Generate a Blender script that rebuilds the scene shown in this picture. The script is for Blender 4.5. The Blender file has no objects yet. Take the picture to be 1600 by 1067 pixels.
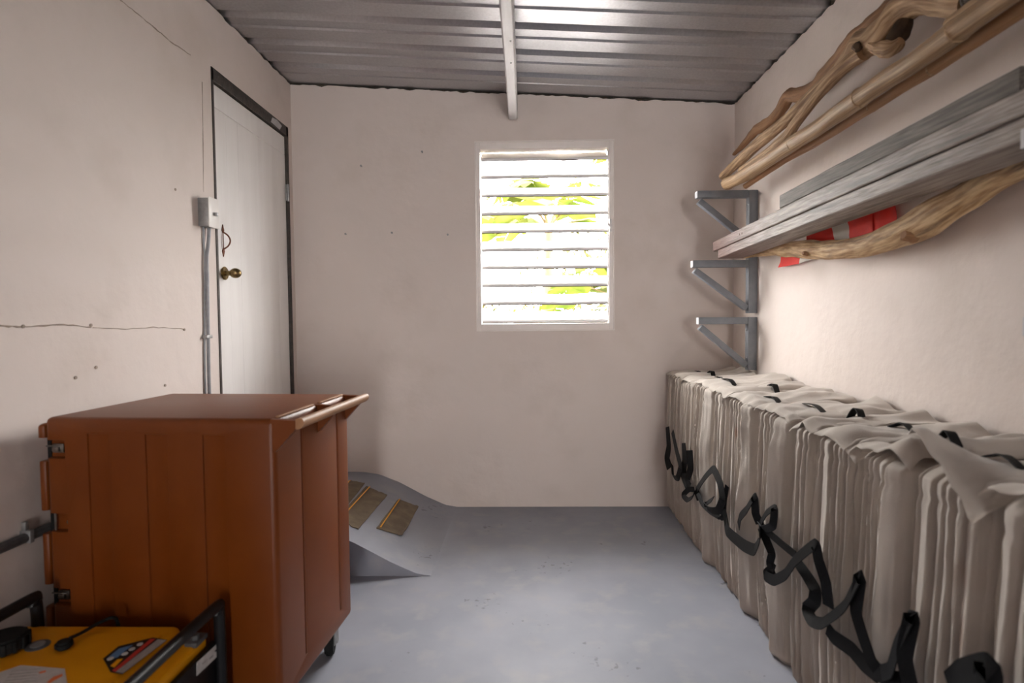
import bpy, bmesh, math, random
from mathutils import Vector, Matrix, Euler, noise
random.seed(7)
C = bpy.context.scene.collection
S = bpy.context.scene
PI = math.pi

# ------------------------------------------------------------------ camera, world, exposure
EYE = 1.107
FPX = 900.0
CR = Matrix.Rotation(.0232, 3, 'Z') @ Matrix.Rotation(PI/2-.0406, 3, 'X') @ Matrix.Rotation(-.0091, 3, 'Z')
cam = bpy.data.objects.new('camera', bpy.data.cameras.new('camera')); C.objects.link(cam)
cam.matrix_world = Matrix.Translation((0, 0, EYE)) @ CR.to_4x4()
cam.data.sensor_width = 36; cam.data.lens = 36*FPX/1600; cam.data.clip_start = .02
cam.data.dof.use_dof = True; cam.data.dof.focus_distance = 3.1; cam.data.dof.aperture_fstop = 2.8
S.camera = cam
w = bpy.data.worlds.new('sky'); S.world = w; w.use_nodes = True
bg = w.node_tree.nodes['Background']; bg.inputs[0].default_value = (1, .975, .95, 1); bg.inputs[1].default_value = 47
S.view_settings.view_transform = 'Standard'; S.view_settings.look = 'None'; S.view_settings.gamma = 1
S.view_settings.use_curve_mapping = False; S.view_settings.exposure = 0.0
S.cycles.max_bounces = 16; S.cycles.diffuse_bounces = 12; S.cycles.sample_clamp_indirect = 60

def portal(name, loc, rot, sx, sy):          # guides the sampling of the daylight; gives off no light itself
    l = bpy.data.lights.new(name, 'AREA'); l.shape = 'RECTANGLE'; l.size = sx; l.size_y = sy; l.cycles.is_portal = True
    o = bpy.data.objects.new(name, l); o.location = loc; o.rotation_euler = rot; C.objects.link(o)

# room planes
XL, XR, YB, YR = -1.34, 1.196, 3.341, -6.0
HL, HR = 2.471, 2.317
def roof(x): return HL + (x-XL)*(HR-HL)/(XR-XL)
WX0, WX1, WZ0, WZ1 = -.2734, .5052, 1.0403, 2.1092
DY0, DY1, DZ = 2.4854, 3.2847, 2.1978
portal('window_daylight_portal', ((WX0+WX1)/2, YB-.02, (WZ0+WZ1)/2), (-PI/2, 0, 0), WX1-WX0, WZ1-WZ0)
RDX0, RDX1, RDZ = .52, 1.06, 2.0          # open doorway behind the camera, unseen, sized and placed for fill light
OPEN = True
if OPEN: portal('doorway_daylight_portal', ((RDX0+RDX1)/2, YR+.02, RDZ/2), (PI/2, 0, 0), RDX1-RDX0, RDZ)

def ray(x, y):
    return CR @ Vector(((x-800)/FPX, -(y-533.5)/FPX, -1))
def on(x, y, ax, v):                           # the point of plane X/Y/Z = v seen at that photo pixel
    d = ray(x, y); o = Vector((0, 0, EYE)); i = 'XYZ'.index(ax)
    return o + d*((v-o[i])/d[i])

# ------------------------------------------------------------------ helpers
def link(o): C.objects.link(o); return o
WL = {}
def tag(o, label=None, cat=None, group=None, kind=None):
    if label: o['label'] = label
    if cat: o['category'] = cat
    if group: o['group'] = group
    if kind: o['kind'] = kind
    return o
def empty(name, loc, label=None, cat=None, group=None, kind=None):
    o = bpy.data.objects.new(name, None); o.location = loc; o.empty_display_size = .05; link(o); WL[o] = Vector(loc)
    return tag(o, label, cat, group, kind)
def obj(name, bm, m, parent=None, smooth=35, kind=None, label=None, cat=None, group=None):
    me = bpy.data.meshes.new(name)
    if parent is not None: base = WL[parent]
    else:
        vs = [v.co for v in bm.verts]
        base = Vector([(min(v[i] for v in vs)+max(v[i] for v in vs))/2 for i in (0, 1)]+[min(v[2] for v in vs)])
    bmesh.ops.translate(bm, verts=bm.verts, vec=-base)
    bm.to_mesh(me); bm.free()
    if m: me.materials.append(m)
    if smooth:
        me.polygons.foreach_set('use_smooth', [True]*len(me.polygons)); me.set_sharp_from_angle(angle=math.radians(smooth))
    o = bpy.data.objects.new(name, me); link(o)
    if parent is None: o.location = base
    else: o.parent = parent
    WL[o] = base
    return tag(o, label, cat, group, kind)
def NB(): return bmesh.new()
def box(bm, c, s, rot=None, bev=0, seg=2):
    t = bmesh.new(); bmesh.ops.create_cube(t, size=1)
    bmesh.ops.scale(t, vec=Vector(s), verts=t.verts)
    if bev: bmesh.ops.bevel(t, geom=t.edges[:], offset=bev, segments=seg, affect='EDGES', profile=.5)
    M_ = Matrix.Translation(Vector(c)) @ (rot.to_matrix().to_4x4() if isinstance(rot, Euler) else (rot.to_4x4() if rot is not None else Matrix()))
    t.transform(M_); me = bpy.data.meshes.new('t'); t.to_mesh(me); t.free(); bm.from_mesh(me); bpy.data.meshes.remove(me)
    return bm
def bb(bm, a, b, bev=0, seg=2):
    a, b = Vector(a), Vector(b); return box(bm, (a+b)/2, [abs(q) for q in (b-a)], None, bev, seg)
def bar(bm, p, q, wdt, hgt, up=(0, 0, 1), bev=.002):      # rectangular bar p->q; hgt measured along up
    p, q = Vector(p), Vector(q); t = (q-p); L = t.length; t.normalize()
    s = t.cross(Vector(up)).normalized(); u = s.cross(t)
    R = Matrix((t, s, u)).transposed()
    return box(bm, (p+q)/2, (L, wdt, hgt), R, bev)
def cyl(bm, c, r, h, axis=(0, 0, 1), n=20, bev=0, r2=None):
    t = bmesh.new(); bmesh.ops.create_cone(t, cap_ends=True, segments=n, radius1=r, radius2=r if r2 is None else r2, depth=h)
    if bev: bmesh.ops.bevel(t, geom=[e for e in t.edges if len([f for f in e.link_faces if len(f.verts) > 4])], offset=bev, segments=2, affect='EDGES')
    R = Vector((0, 0, 1)).rotation_difference(Vector(axis)).to_matrix().to_4x4()
    t.transform(Matrix.Translation(Vector(c)) @ R); me = bpy.data.meshes.new('t'); t.to_mesh(me); t.free(); bm.from_mesh(me); bpy.data.meshes.remove(me)
    return bm
def cr(pts, n, tau=.5):                                # Catmull-Rom through tuples of any length
    P = [Vector(p) if not isinstance(p, (int, float)) else p for p in pts]
    P = [P[0]*2-P[1]]+P+[P[-1]*2-P[-2]]; out = []
    for i in range(1, len(P)-2):
        for k in range(n):
            t = k/n; a, b, c, d = P[i-1:i+3]
            m0 = (c-a)*tau; m1 = (d-b)*tau; out.append(b*(2*t**3-3*t*t+1)+m0*(t**3-2*t*t+t)+c*(3*t*t-2*t**3)+m1*(t**3-t*t))
    out.append(P[-2]); return out
def tube(bm, pts, rad, sub=6, n=12, amp=0., freq=12., flat=1., rough_seed=0., ellip=None):
    ps = cr(pts, sub) if sub > 1 else [Vector(p) for p in pts]
    if isinstance(rad, (int, float)): rs = [rad]*len(ps)
    else: rs = cr([float(r) for r in rad], sub) if sub > 1 else list(rad)
    uvl = bm.loops.layers.uv.verify()
    L = 0; rings = []; nrm = None; prev = None
    for i, p in enumerate(ps):
        t = (ps[min(i+1, len(ps)-1)]-ps[max(i-1, 0)]).normalized()
        if nrm is None:
            nrm = t.orthogonal().normalized()
        else: nrm = (nrm-t*nrm.dot(t)).normalized()
        bn = t.cross(nrm)
        if prev: L += (p-prev).length
        prev = p; ring = []
        for k in range(n):
            a = 2*PI*k/n; d = nrm*math.cos(a)+bn*math.sin(a)*flat
            r = rs[i]
            if amp: r *= 1+amp*noise.noise(Vector((p.x*freq+rough_seed, p.y*freq, p.z*freq))+d*1.1)+.5*amp*noise.noise(Vector((L*freq*.5, rough_seed, 0))+d*2.5)
            ring.append(bm.verts.new(p+d*r))
        rings.append((ring, L))
    for (r0, l0), (r1, l1) in zip(rings, rings[1:]):
        for k in range(n):
            f = bm.faces.new((r0[k], r0[(k+1) % n], r1[(k+1) % n], r1[k])); f.smooth = True
            for lp, uv in zip(f.loops, ((k, l0), (k+1, l0), (k+1, l1), (k, l1))): lp[uvl].uv = (uv[0]/n, uv[1])
    for ring, sgn in ((rings[0][0], -1), (rings[-1][0], 1)):
        f = bm.faces.new(ring if sgn > 0 else ring[::-1])
    return bm
def ribbon(bm, pts, wid, tw=(0, 0), ref=(1, 0, 0), sub=8, th=.0012, tau=.5):
    ps = cr(pts, sub, tau); rows = []
    for i, p in enumerate(ps):
        t = (ps[min(i+1, len(ps)-1)]-ps[max(i-1, 0)]).normalized()
        a = tw[0]+(tw[1]-tw[0])*i/(len(ps)-1)
        s = t.cross(Vector(ref)); s = s.normalized() if s.length > 1e-4 else Vector((0, 1, 0)); nn = s.cross(t)
        wv = s*math.cos(a)+nn*math.sin(a); nv = (t.cross(wv)).normalized()*th
        wv = wv*wid/2
        rows.append([bm.verts.new(p+wv+nv), bm.verts.new(p-wv+nv), bm.verts.new(p-wv-nv), bm.verts.new(p+wv-nv)])
    for a, b in zip(rows, rows[1:]):
        for k in range(4): bm.faces.new((a[k], a[(k+1) % 4], b[(k+1) % 4], b[k]))
    bm.faces.new(rows[0][::-1]); bm.faces.new(rows[-1]); return bm
def slab(bm, poly, d):                         # polygon (list of 3D points) extruded by vector d
    d = Vector(d); a = [bm.verts.new(Vector(p)) for p in poly]; b = [bm.verts.new(Vector(p)+d) for p in poly]
    bm.faces.new(a); bm.faces.new(b[::-1]); n = len(a)
    for k in range(n): bm.faces.new((a[k], b[k], b[(k+1) % n], a[(k+1) % n]))
    bmesh.ops.recalc_face_normals(bm, faces=bm.faces[:]); return bm
def grid(bm, fn, nu, nv):
    V = [[bm.verts.new(fn(i/nu, j/nv)) for j in range(nv+1)] for i in range(nu+1)]
    for i in range(nu):
        for j in range(nv): bm.faces.new((V[i][j], V[i+1][j], V[i+1][j+1], V[i][j+1]))
    return V
def cut(o, cutter, bevel=0):
    me = bpy.data.meshes.new('c'); bmesh.ops.translate(cutter, verts=cutter.verts, vec=-WL[o]); cutter.to_mesh(me); cutter.free()
    k = bpy.data.objects.new('c', me); link(k); k.location = WL[o]
    m = o.modifiers.new('b', 'BOOLEAN'); m.operation = 'DIFFERENCE'; m.object = k; m.solver = 'EXACT'
    if bevel:
        b = o.modifiers.new('v', 'BEVEL'); b.width = bevel; b.segments = 2; b.limit_method = 'ANGLE'; b.angle_limit = math.radians(40)
    bpy.context.view_layer.update(); dg = bpy.context.evaluated_depsgraph_get()
    new = bpy.data.meshes.new_from_object(o.evaluated_get(dg)); o.modifiers.clear(); o.data = new
    bpy.data.objects.remove(k); new.polygons.foreach_set('use_smooth', [True]*len(new.polygons)); new.set_sharp_from_angle(angle=math.radians(30))
def nz(x, y=0., z=0.): return noise.noise(Vector((x, y, z)))

# ------------------------------------------------------------------ materials
def mat(name, c1, c2=None, rough=.6, metal=0., scale=8., stretch=(1, 1, 1), bump=0., bscale=60., bdist=.01, c3=None, s3=3., lo=.35, hi=.65,
        uv=False, trans=0., spec=.5, coat=0., bstretch=None, seed=0., rough2=None):
    m = bpy.data.materials.new(name); m.use_nodes = True; nt = m.node_tree; N = nt.nodes; L = nt.links
    b = N['Principled BSDF']; b.inputs['Roughness'].default_value = rough; b.inputs['Metallic'].default_value = metal
    b.inputs['Base Color'].default_value = (*c1, 1); b.inputs['Specular IOR Level'].default_value = spec
    if coat: b.inputs['Coat Weight'].default_value = coat
    tc = N.new('ShaderNodeTexCoord'); geo = N.new('ShaderNodeNewGeometry')
    src = tc.outputs['UV'] if uv else geo.outputs['Position']
    def noi(sc, st, det=5):
        mp = N.new('ShaderNodeMapping'); mp.inputs['Scale'].default_value = st; mp.inputs['Location'].default_value = (seed, seed*.7, seed*1.3); L.new(src, mp.inputs[0])
        n = N.new('ShaderNodeTexNoise'); n.inputs['Scale'].default_value = sc; n.inputs['Detail'].default_value = det; L.new(mp.outputs[0], n.inputs['Vector']); return n.outputs['Fac']
    def mrange(x, a, d):
        r = N.new('ShaderNodeMapRange'); r.inputs[1].default_value = a; r.inputs[2].default_value = d; L.new(x, r.inputs[0]); return r.outputs[0]
    def mix(f, a, c):
        x = N.new('ShaderNodeMix'); x.data_type = 'RGBA'; L.new(f, x.inputs[0])
        for s, q in ((6, a), (7, c)):
            if isinstance(q, tuple): x.inputs[s].default_value = (*q, 1)
            else: L.new(q, x.inputs[s])
        return x.outputs[2]
    col = None
    if c2:
        col = mix(mrange(noi(scale, stretch), lo, hi), c1, c2)
        if c3: col = mix(mrange(noi(s3, stretch), .52, .72), col, c3)
        L.new(col, b.inputs['Base Color'])
    if rough2 is not None:
        r = mrange(noi(scale*.7, stretch), .3, .7); q = N.new('ShaderNodeMapRange'); q.inputs[3].default_value = rough; q.inputs[4].default_value = rough2; L.new(r, q.inputs[0]); L.new(q.outputs[0], b.inputs['Roughness'])
    if bump:
        bp = N.new('ShaderNodeBump'); bp.inputs['Strength'].default_value = bump; bp.inputs['Distance'].default_value = bdist
        L.new(noi(bscale, bstretch or stretch, 6), bp.inputs['Height']); L.new(bp.outputs[0], b.inputs['Normal'])
    if trans:
        t = N.new('ShaderNodeBsdfTranslucent'); t.inputs[0].default_value = (*c1, 1)
        if col is not None: L.new(col, t.inputs[0])
        a = N.new('ShaderNodeMixShader'); a.inputs[0].default_value = trans; L.new(b.outputs[0], a.inputs[1]); L.new(t.outputs[0], a.inputs[2]); L.new(a.outputs[0], N['Material Output'].inputs[0])
    m['_'] = 1
    return m
m_wall = mat('plaster_wall', (.70, .625, .58), (.74, .665, .62), .8, scale=1.4, bump=.45, bscale=9, bdist=.012, c3=(.675, .60, .55), s3=4.)
m_back = m_wall
m_floor = mat('painted_floor', (.255, .27, .315), (.30, .312, .36), .55, scale=3.5, bump=.2, bscale=14, bdist=.006, c3=(.32, .32, .345), s3=9., rough2=.68, spec=.4)
m_ramp = m_floor
m_roof = mat('galvanized_sheet', (.46, .46, .48), (.52, .52, .54), .36, metal=.95, scale=90, bump=.05, bscale=40, bdist=.003, rough2=.42)
m_gap = mat('dark_gap', (.03, .025, .02), (.06, .045, .03), .9, scale=30)
m_beam = mat('silver_painted_beam', (.52, .51, .52), (.60, .59, .60), .45, metal=.15, scale=20, stretch=(1, .2, 1), bump=.15, bscale=60)
m_door = mat('door_paint', (.80, .785, .77), (.85, .84, .825), .45, scale=14, stretch=(1, 1, .12), bump=.15, bscale=60, bdist=.003)
m_frame = mat('dark_door_frame', (.035, .03, .027), (.07, .055, .045), .6, scale=40, bump=.3, bscale=80)
m_chip = mat('bare_frame_chip', (.42, .42, .44), (.5, .5, .5), .5, scale=50)
m_white = mat('white_aluminium', (.80, .785, .78), None, .35)
m_slat_shade = mat('slat_shade_brown', (.10, .055, .035), (.16, .10, .07), .7, scale=30)  # dark brown standing in for the shade under each slat
m_wframe = mat('window_frame_paint', (.86, .81, .78), (.83, .78, .74), .4, scale=20)
m_steel = mat('grey_steel', (.30, .30, .30), (.36, .36, .36), .45, metal=.6, scale=60)
m_conduit = mat('grey_conduit', (.27, .28, .30), (.33, .34, .36), .5, metal=.1, scale=40)
m_darkpipe = mat('dark_pipe', (.06, .06, .065), (.09, .09, .09), .5, scale=40)
m_plate = mat('switch_plate', (.78, .76, .73), None, .4)
m_brass = mat('aged_brass', (.34, .25, .12), (.17, .115, .05), .3, metal=1., scale=60)
m_rust = mat('rusty_iron', (.20, .07, .035), (.12, .045, .025), .8, scale=90, bump=.4, bscale=150)
m_bracket = mat('grey_bracket_paint', (.185, .20, .225), (.22, .235, .26), .5, scale=25, bump=.25, bscale=50, bdist=.004)
m_endcap = mat('raw_bracket_end', (.6, .6, .62), None, .6)
m_cart = mat('brown_polyethylene', (.145, .032, .0022), (.160, .037, .003), .42, scale=7, bump=.12, bscale=350, bdist=.002, c3=(.175, .046, .006), s3=2.2, spec=.35)
m_tan = mat('worn_handle_tan', (.38, .20, .10), (.32, .15, .065), .55, scale=30, stretch=(1, .2, 1))
m_chrome = mat('latch_metal', (.30, .28, .26), (.2, .18, .16), .3, metal=1., scale=50)
m_black = mat('black_enamel', (.008, .008, .009), None, .42, spec=.3)
m_rubber = mat('black_rubber', (.007, .007, .007), (.012, .012, .012), .7, spec=.2, scale=60)
m_yellow = mat('yellow_tank_paint', (.78, .33, .004), (.84, .37, .005), .45, scale=9, spec=.25)
m_label = mat('label_white', (.62, .60, .58), (.54, .52, .50), .5, scale=60)
m_lgrey = mat('label_grey', (.42, .40, .39), (.33, .31, .30), .5, scale=120, stretch=(1, .3, 1))
m_lred = mat('label_red', (.55, .03, .02), None, .5)
m_lorange = mat('label_orange', (.75, .17, .04), None, .5)
m_lblue = mat('label_blue', (.10, .22, .42), None, .5)
m_card = mat('brown_grip_strip', (.13, .095, .06), (.18, .135, .085), .8, scale=18, bump=.3, bscale=90, c3=(.10, .07, .045), s3=8.)
m_yline = mat('yellow_line', (.80, .36, .02), None, .6)
m_plank = mat('weathered_plank', (.15, .118, .100), (.37, .312, .272), .52, scale=16, stretch=(9, .5, 9), bump=.5, bscale=30, bdist=.006, c3=(.07, .055, .045), s3=5., lo=.38, hi=.62, spec=.6)
m_plank2 = mat('dark_weathered_plank', (.11, .095, .083), (.22, .195, .172), .62, scale=16, stretch=(9, .5, 9), bump=.5, bscale=30, bdist=.006, c3=(.06, .052, .045), s3=5., seed=4, spec=.4)
m_redend = mat('reddish_plank', (.30, .17, .14), (.19, .155, .14), .7, scale=9, stretch=(7, .6, 7), bump=.5, bscale=30, bdist=.006, seed=9)
m_drift = mat('driftwood', (.24, .13, .055), (.60, .41, .24), .7, lo=.36, hi=.66, scale=5, stretch=(4, 1.6, 1), uv=True, bump=.5, bscale=6, bdist=.006, bstretch=(9, 2.5, 1), c3=(.19, .10, .05), s3=2.2)
m_drift2 = mat('brown_driftwood', (.23, .11, .045), (.34, .175, .08), .7, scale=5, stretch=(4, 2, 1), uv=True, bump=.45, bscale=6, bdist=.006, bstretch=(7, 5, 1), c3=(.17, .085, .04), s3=3.)
m_drift3 = mat('pale_driftwood', (.31, .17, .07), (.64, .45, .25), .68, lo=.36, hi=.64, scale=5, stretch=(5, 2.5, 1), uv=True, bump=.5, bscale=6, bdist=.006, bstretch=(8, 2, 1), c3=(.14, .08, .045), s3=3.2, seed=3)
m_bamboo = mat('aged_bamboo', (.27, .155, .07), (.56, .38, .21), .5, scale=4, stretch=(9, 1.2, 1), uv=True, bump=.35, bscale=6, bdist=.004, bstretch=(14, .8, 1), c3=(.17, .09, .04), s3=2.)
m_cane = mat('orange_cane', (.33, .16, .06), (.40, .21, .09), .55, scale=4, stretch=(9, 1.2, 1), uv=True, bump=.3, bscale=6, bdist=.003, bstretch=(12, 1, 1))
m_dark = mat('dark_hollow', (.05, .03, .018), (.09, .055, .03), .9, scale=30)
m_webbing = mat('black_webbing', (.006, .006, .0065), (.010, .010, .011), .6, scale=200, bump=.3, bscale=400, bdist=.001, spec=.15)
m_redcloth = mat('red_cloth', (.80, .022, .010), (.72, .018, .010), .7, scale=30)
m_whitecloth = mat('white_cloth', (.62, .59, .54), None, .7)
m_leaf = mat('banana_leaf', (.034, .052, .006), (.080, .085, .016), .6, scale=5, trans=.5, spec=.1)
m_leaf2 = mat('shrub_leaf', (.018, .024, .004), (.075, .060, .018), .6, scale=6, trans=.4, spec=.1)
m_trunk = mat('plant_stem', (.07, .04, .012), (.10, .07, .02), .7, scale=10, stretch=(1, 1, .2))
m_ground = mat('outdoor_grass_ground', (.05, .06, .012), (.08, .07, .02), .9, scale=3)

# small dark scuffs worn into the floor paint
nt = m_floor.node_tree; N = nt.nodes; bs = N['Principled BSDF']; src = bs.inputs['Base Color'].links[0].from_socket
ge = N.new('ShaderNodeNewGeometry'); n1_ = N.new('ShaderNodeTexNoise'); n1_.inputs['Scale'].default_value = 34; n1_.inputs['Detail'].default_value = 3
n2_ = N.new('ShaderNodeTexNoise'); n2_.inputs['Scale'].default_value = 3.1; nt.links.new(ge.outputs['Position'], n1_.inputs['Vector']); nt.links.new(ge.outputs['Position'], n2_.inputs['Vector'])
ml = N.new('ShaderNodeMath'); ml.operation = 'MULTIPLY'; nt.links.new(n1_.outputs[0], ml.inputs[0]); nt.links.new(n2_.outputs[0], ml.inputs[1])
mr = N.new('ShaderNodeMapRange'); mr.inputs[1].default_value = .395; mr.inputs[2].default_value = .44; mr.inputs[4].default_value = .55; nt.links.new(ml.outputs[0], mr.inputs[0])
mx = N.new('ShaderNodeMix'); mx.data_type = 'RGBA'; mx.inputs[7].default_value = (.10, .10, .11, 1); nt.links.new(mr.outputs[0], mx.inputs[0]); nt.links.new(src, mx.inputs[6]); nt.links.new(mx.outputs[2], bs.inputs['Base Color'])

# canvas: weave + rust and dirt carried by a mesh attribute (stains have their own shape)
m_canvas = mat('canvas', (.455, .405, .355), (.54, .485, .43), .85, scale=5, bump=.35, bscale=320, bdist=.0015)
nt = m_canvas.node_tree; N = nt.nodes; bs = N['Principled BSDF']; lk = bs.inputs['Base Color'].links[0]; src = lk.from_socket
at = N.new('ShaderNodeAttribute'); at.attribute_name = 'stain'
mx = N.new('ShaderNodeMix'); mx.data_type = 'RGBA'; mx.inputs[7].default_value = (.24, .10, .03, 1)
nt.links.new(at.outputs['Fac'], mx.inputs[0]); nt.links.new(src, mx.inputs[6]); nt.links.new(mx.outputs[2], bs.inputs['Base Color'])
bs.inputs['Sheen Weight'].default_value = .25

# ------------------------------------------------------------------ setting
TH = .16
bm = NB(); bb(bm, (XL-TH, YR-TH, -.12), (XR+TH, YB+TH, 0)); obj('floor', bm, m_floor, kind='structure', smooth=0, label='grey blue painted concrete floor of the storeroom')
def ragged(bm, p0, p1, top, out, hole=None, step=.018, jag=.010):
    """a wall from p0 to p1 (floor points), upper edge ragged plaster just under the roof; out = outward thickness vector; hole=(s0,s1,z0,z1)"""
    p0, p1 = Vector(p0), Vector(p1); L = (p1-p0).length; d = (p1-p0).normalized(); out = Vector(out)
    cuts = sorted({0., L}|({hole[0], hole[1]} if hole else set()))
    zc = 2.215
    for a, b in zip(cuts, cuts[1:]):
        spans = [(0, zc)]
        if hole and a >= hole[0]-1e-6 and b <= hole[1]+1e-6: spans = [q for q in ((0, hole[2]), (hole[3], zc)) if q[1]-q[0] > 1e-4]
        for z0, z1 in spans:
            A = p0+d*a+Vector((0, 0, z0)); B = p0+d*b+Vector((0, 0, z0)); h = Vector((0, 0, z1-z0))
            slab(bm, [A, B, B+h, A+h], out)
    n = int(L/step)
    up = []
    for i in range(n+1):
        s = L*i/n; p = p0+d*s
        up.append(p+Vector((0, 0, top(p)-.006-jag*max(0, .35+nz(s*22, p0.x, p0.y)+.6*nz(s*70, 3)))))
    lo = [Vector((p.x, p.y, zc)) for p in up]
    for i in range(n): slab(bm, [lo[i], lo[i+1], up[i+1], up[i]], out)
    bmesh.ops.remove_doubles(bm, verts=bm.verts, dist=1e-5)
    return bm
wt = lambda p: roof(p.x)
bm = ragged(NB(), (XL, YB, 0), (XR, YB, 0), wt, (0, TH, 0), (WX0-XL, WX1-XL, WZ0, WZ1)); wall_back = obj('wall_back', bm, m_back, kind='structure', smooth=0, label='off white plastered back wall around the louvred window')
bm = ragged(NB(), (XL, YR, 0), (XL, YB, 0), wt, (-TH, 0, 0), (DY0-YR, DY1-YR, .0, DZ)); wall_left = obj('wall_left', bm, m_wall, kind='structure', smooth=0, label='off white plastered left wall with the door in it')
bm = ragged(NB(), (XR, YR, 0), (XR, YB, 0), wt, (TH, 0, 0)); wall_right = obj('wall_right', bm, m_wall, kind='structure', smooth=0, label='off white plastered right wall carrying the grey brackets')
bm = ragged(NB(), (XL, YR, 0), (XR, YR, 0), wt, (0, -TH, 0), (RDX0-XL, RDX1-XL, 0, RDZ) if OPEN else None); obj('wall_rear', bm, m_wall, kind='structure', smooth=0)
# dark beams added outside to block light from leaking in under the sheets
bm = NB()
for a, b in (((XL-TH, YB+.012), (XR+TH, YB+TH+.02)), ((XL-TH, YR-TH-.02), (XR+TH, YR-.012))):
    slab(bm, [(a[0], a[1], roof(a[0])-.10), (b[0], a[1], roof(b[0])-.10), (b[0], a[1], roof(b[0])+.05), (a[0], a[1], roof(a[0])+.05)], (0, b[1]-a[1], 0))
bb(bm, (XL-TH-.02, YR-TH, roof(XL)-.1), (XL-.012, YB+TH, roof(XL)+.05)); bb(bm, (XR+.012, YR-TH, roof(XR)-.1), (XR+TH+.02, YB+TH, roof(XR)+.045))
obj('gap_light_block', bm, m_gap, kind='structure', smooth=0)

# corrugated roof: the profile runs in Y, the ribs run across in X
ribs = [on(795, y, 'Z', roof(-.03)).y for y in (112, 76, 34)]          # where the near edge of each rib shows at the rafter
ribs += [ribs[-1]-.262*k for k in range(1, 34)]
prof = [(YB+.22, 0)]
for k, y in enumerate(ribs):
    nxt = ribs[k-1] if k else y+.262
    if k == 0: prof += [(y+.262*.55+.006, 0), (y+.262*.55, .004), (y+.262*.55-.012, .004), (y+.262*.55-.018, 0)]
    else:
        mid = (y+nxt)/2+.02; prof += [(mid+.008, 0), (mid, -.008), (mid-.010, -.008), (mid-.018, 0)]
    prof += [(y+.064, 0), (y+.030, .042), (y+.004, .042), (y, -.001)]
prof += [(YR-.3, 0)]
bm = NB(); xs = [XL-.2, XL, XL+.3, XL+.8, -.05, .6, XR, XR+.2]
rows = []
for x in xs:
    rows.append([bm.verts.new((x, y, roof(x)+z)) for y, z in prof])
for a, b in zip(rows, rows[1:]):
    for k in range(len(prof)-1): bm.faces.new((a[k], a[k+1], b[k+1], b[k]))
geo = bmesh.ops.extrude_face_region(bm, geom=bm.faces[:]); bmesh.ops.translate(bm, verts=[v for v in geo['geom'] if isinstance(v, bmesh.types.BMVert)], vec=(0, 0, .06))
bmesh.ops.recalc_face_normals(bm, faces=bm.faces[:])
obj('ceiling', bm, m_roof, kind='structure', smooth=25, label='corrugated galvanized sheet roof seen from below')
# rafter
BXC, BZ, BW = -.059, 2.230, .05
sec = [(-BW/2, 0.006), (-BW/2+.006, 0), (BW/2-.006, 0), (BW/2, .006)]
bm = NB()
path = [(YB-.001, .035), (YB-.006, .012), (YB-.02, .002), (YB-.05, 0), (YR+.0, 0)]
rows = []
for y, dz in path:
    rows.append([bm.verts.new((BXC+sx, y, BZ+sz+dz)) for sx, sz in sec]+[bm.verts.new((BXC+BW/2, y, roof(BXC+BW/2)-.004)), bm.verts.new((BXC-BW/2, y, roof(BXC-BW/2)-.004))])
for a, b in zip(rows, rows[1:]):
    for k in range(6): bm.faces.new((a[k], a[(k+1) % 6], b[(k+1) % 6], b[k]))
bm.faces.new(rows[0]); bm.faces.new(rows[-1][::-1]); bmesh.ops.recalc_face_normals(bm, faces=bm.faces[:])
beam = obj('trim_2', bm, m_beam, kind='structure', smooth=30, label='silver painted rafter running under the sheet roof')
for px_, py_ in ((798, 64), (798.5, 98)):
    p = on(px_, py_, 'Z', BZ); cyl_ = cyl(NB(), (p.x, p.y, BZ-.001), .004, .004, n=10); obj('screw', cyl_, m_steel, beam)

# ------------------------------------------------------------------ window
win = empty('window_1', ((WX0+WX1)/2, YB, WZ0), kind='structure', label='white louvred metal window in the back wall')
f0, f1 = YB-.004, YB+.075; t = .021
for a, b in (((WX0-.004, WZ0-.004), (WX0+t, WZ1+.004)), ((WX1-t, WZ0-.004), (WX1+.004, WZ1+.004))):
    obj('jamb', bb(NB(), (a[0], f0, a[1]), (b[0], f1, b[1]), .002), m_wframe, win)
obj('head', bb(NB(), (WX0+t, f0, WZ1-.034), (WX1-t, f1, WZ1+.004), .002), m_wframe, win)
obj('sill', bb(NB(), (WX0+t, f0, WZ0-.004), (WX1-t, f1, WZ0+.034), .002), m_wframe, win)
eb = NB()
for A, B in (((WX0-.009, WZ0-.009), (WX1+.009, WZ0-.003)), ((WX0-.009, WZ1+.003), (WX1+.009, WZ1+.009)), ((WX0-.009, WZ0-.003), (WX0-.003, WZ1+.003)), ((WX1+.003, WZ0-.003), (WX1+.009, WZ1+.003))):
    bb(eb, (A[0], YB-.012, A[1]), (B[0], YB-.0005, B[1]), .001)
obj('edge_bead', eb, m_wframe, win)
slat_y = [241.5, 269, 298, 326.5, 354.5, 383, 411, 439, 467, 495.5]
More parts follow.
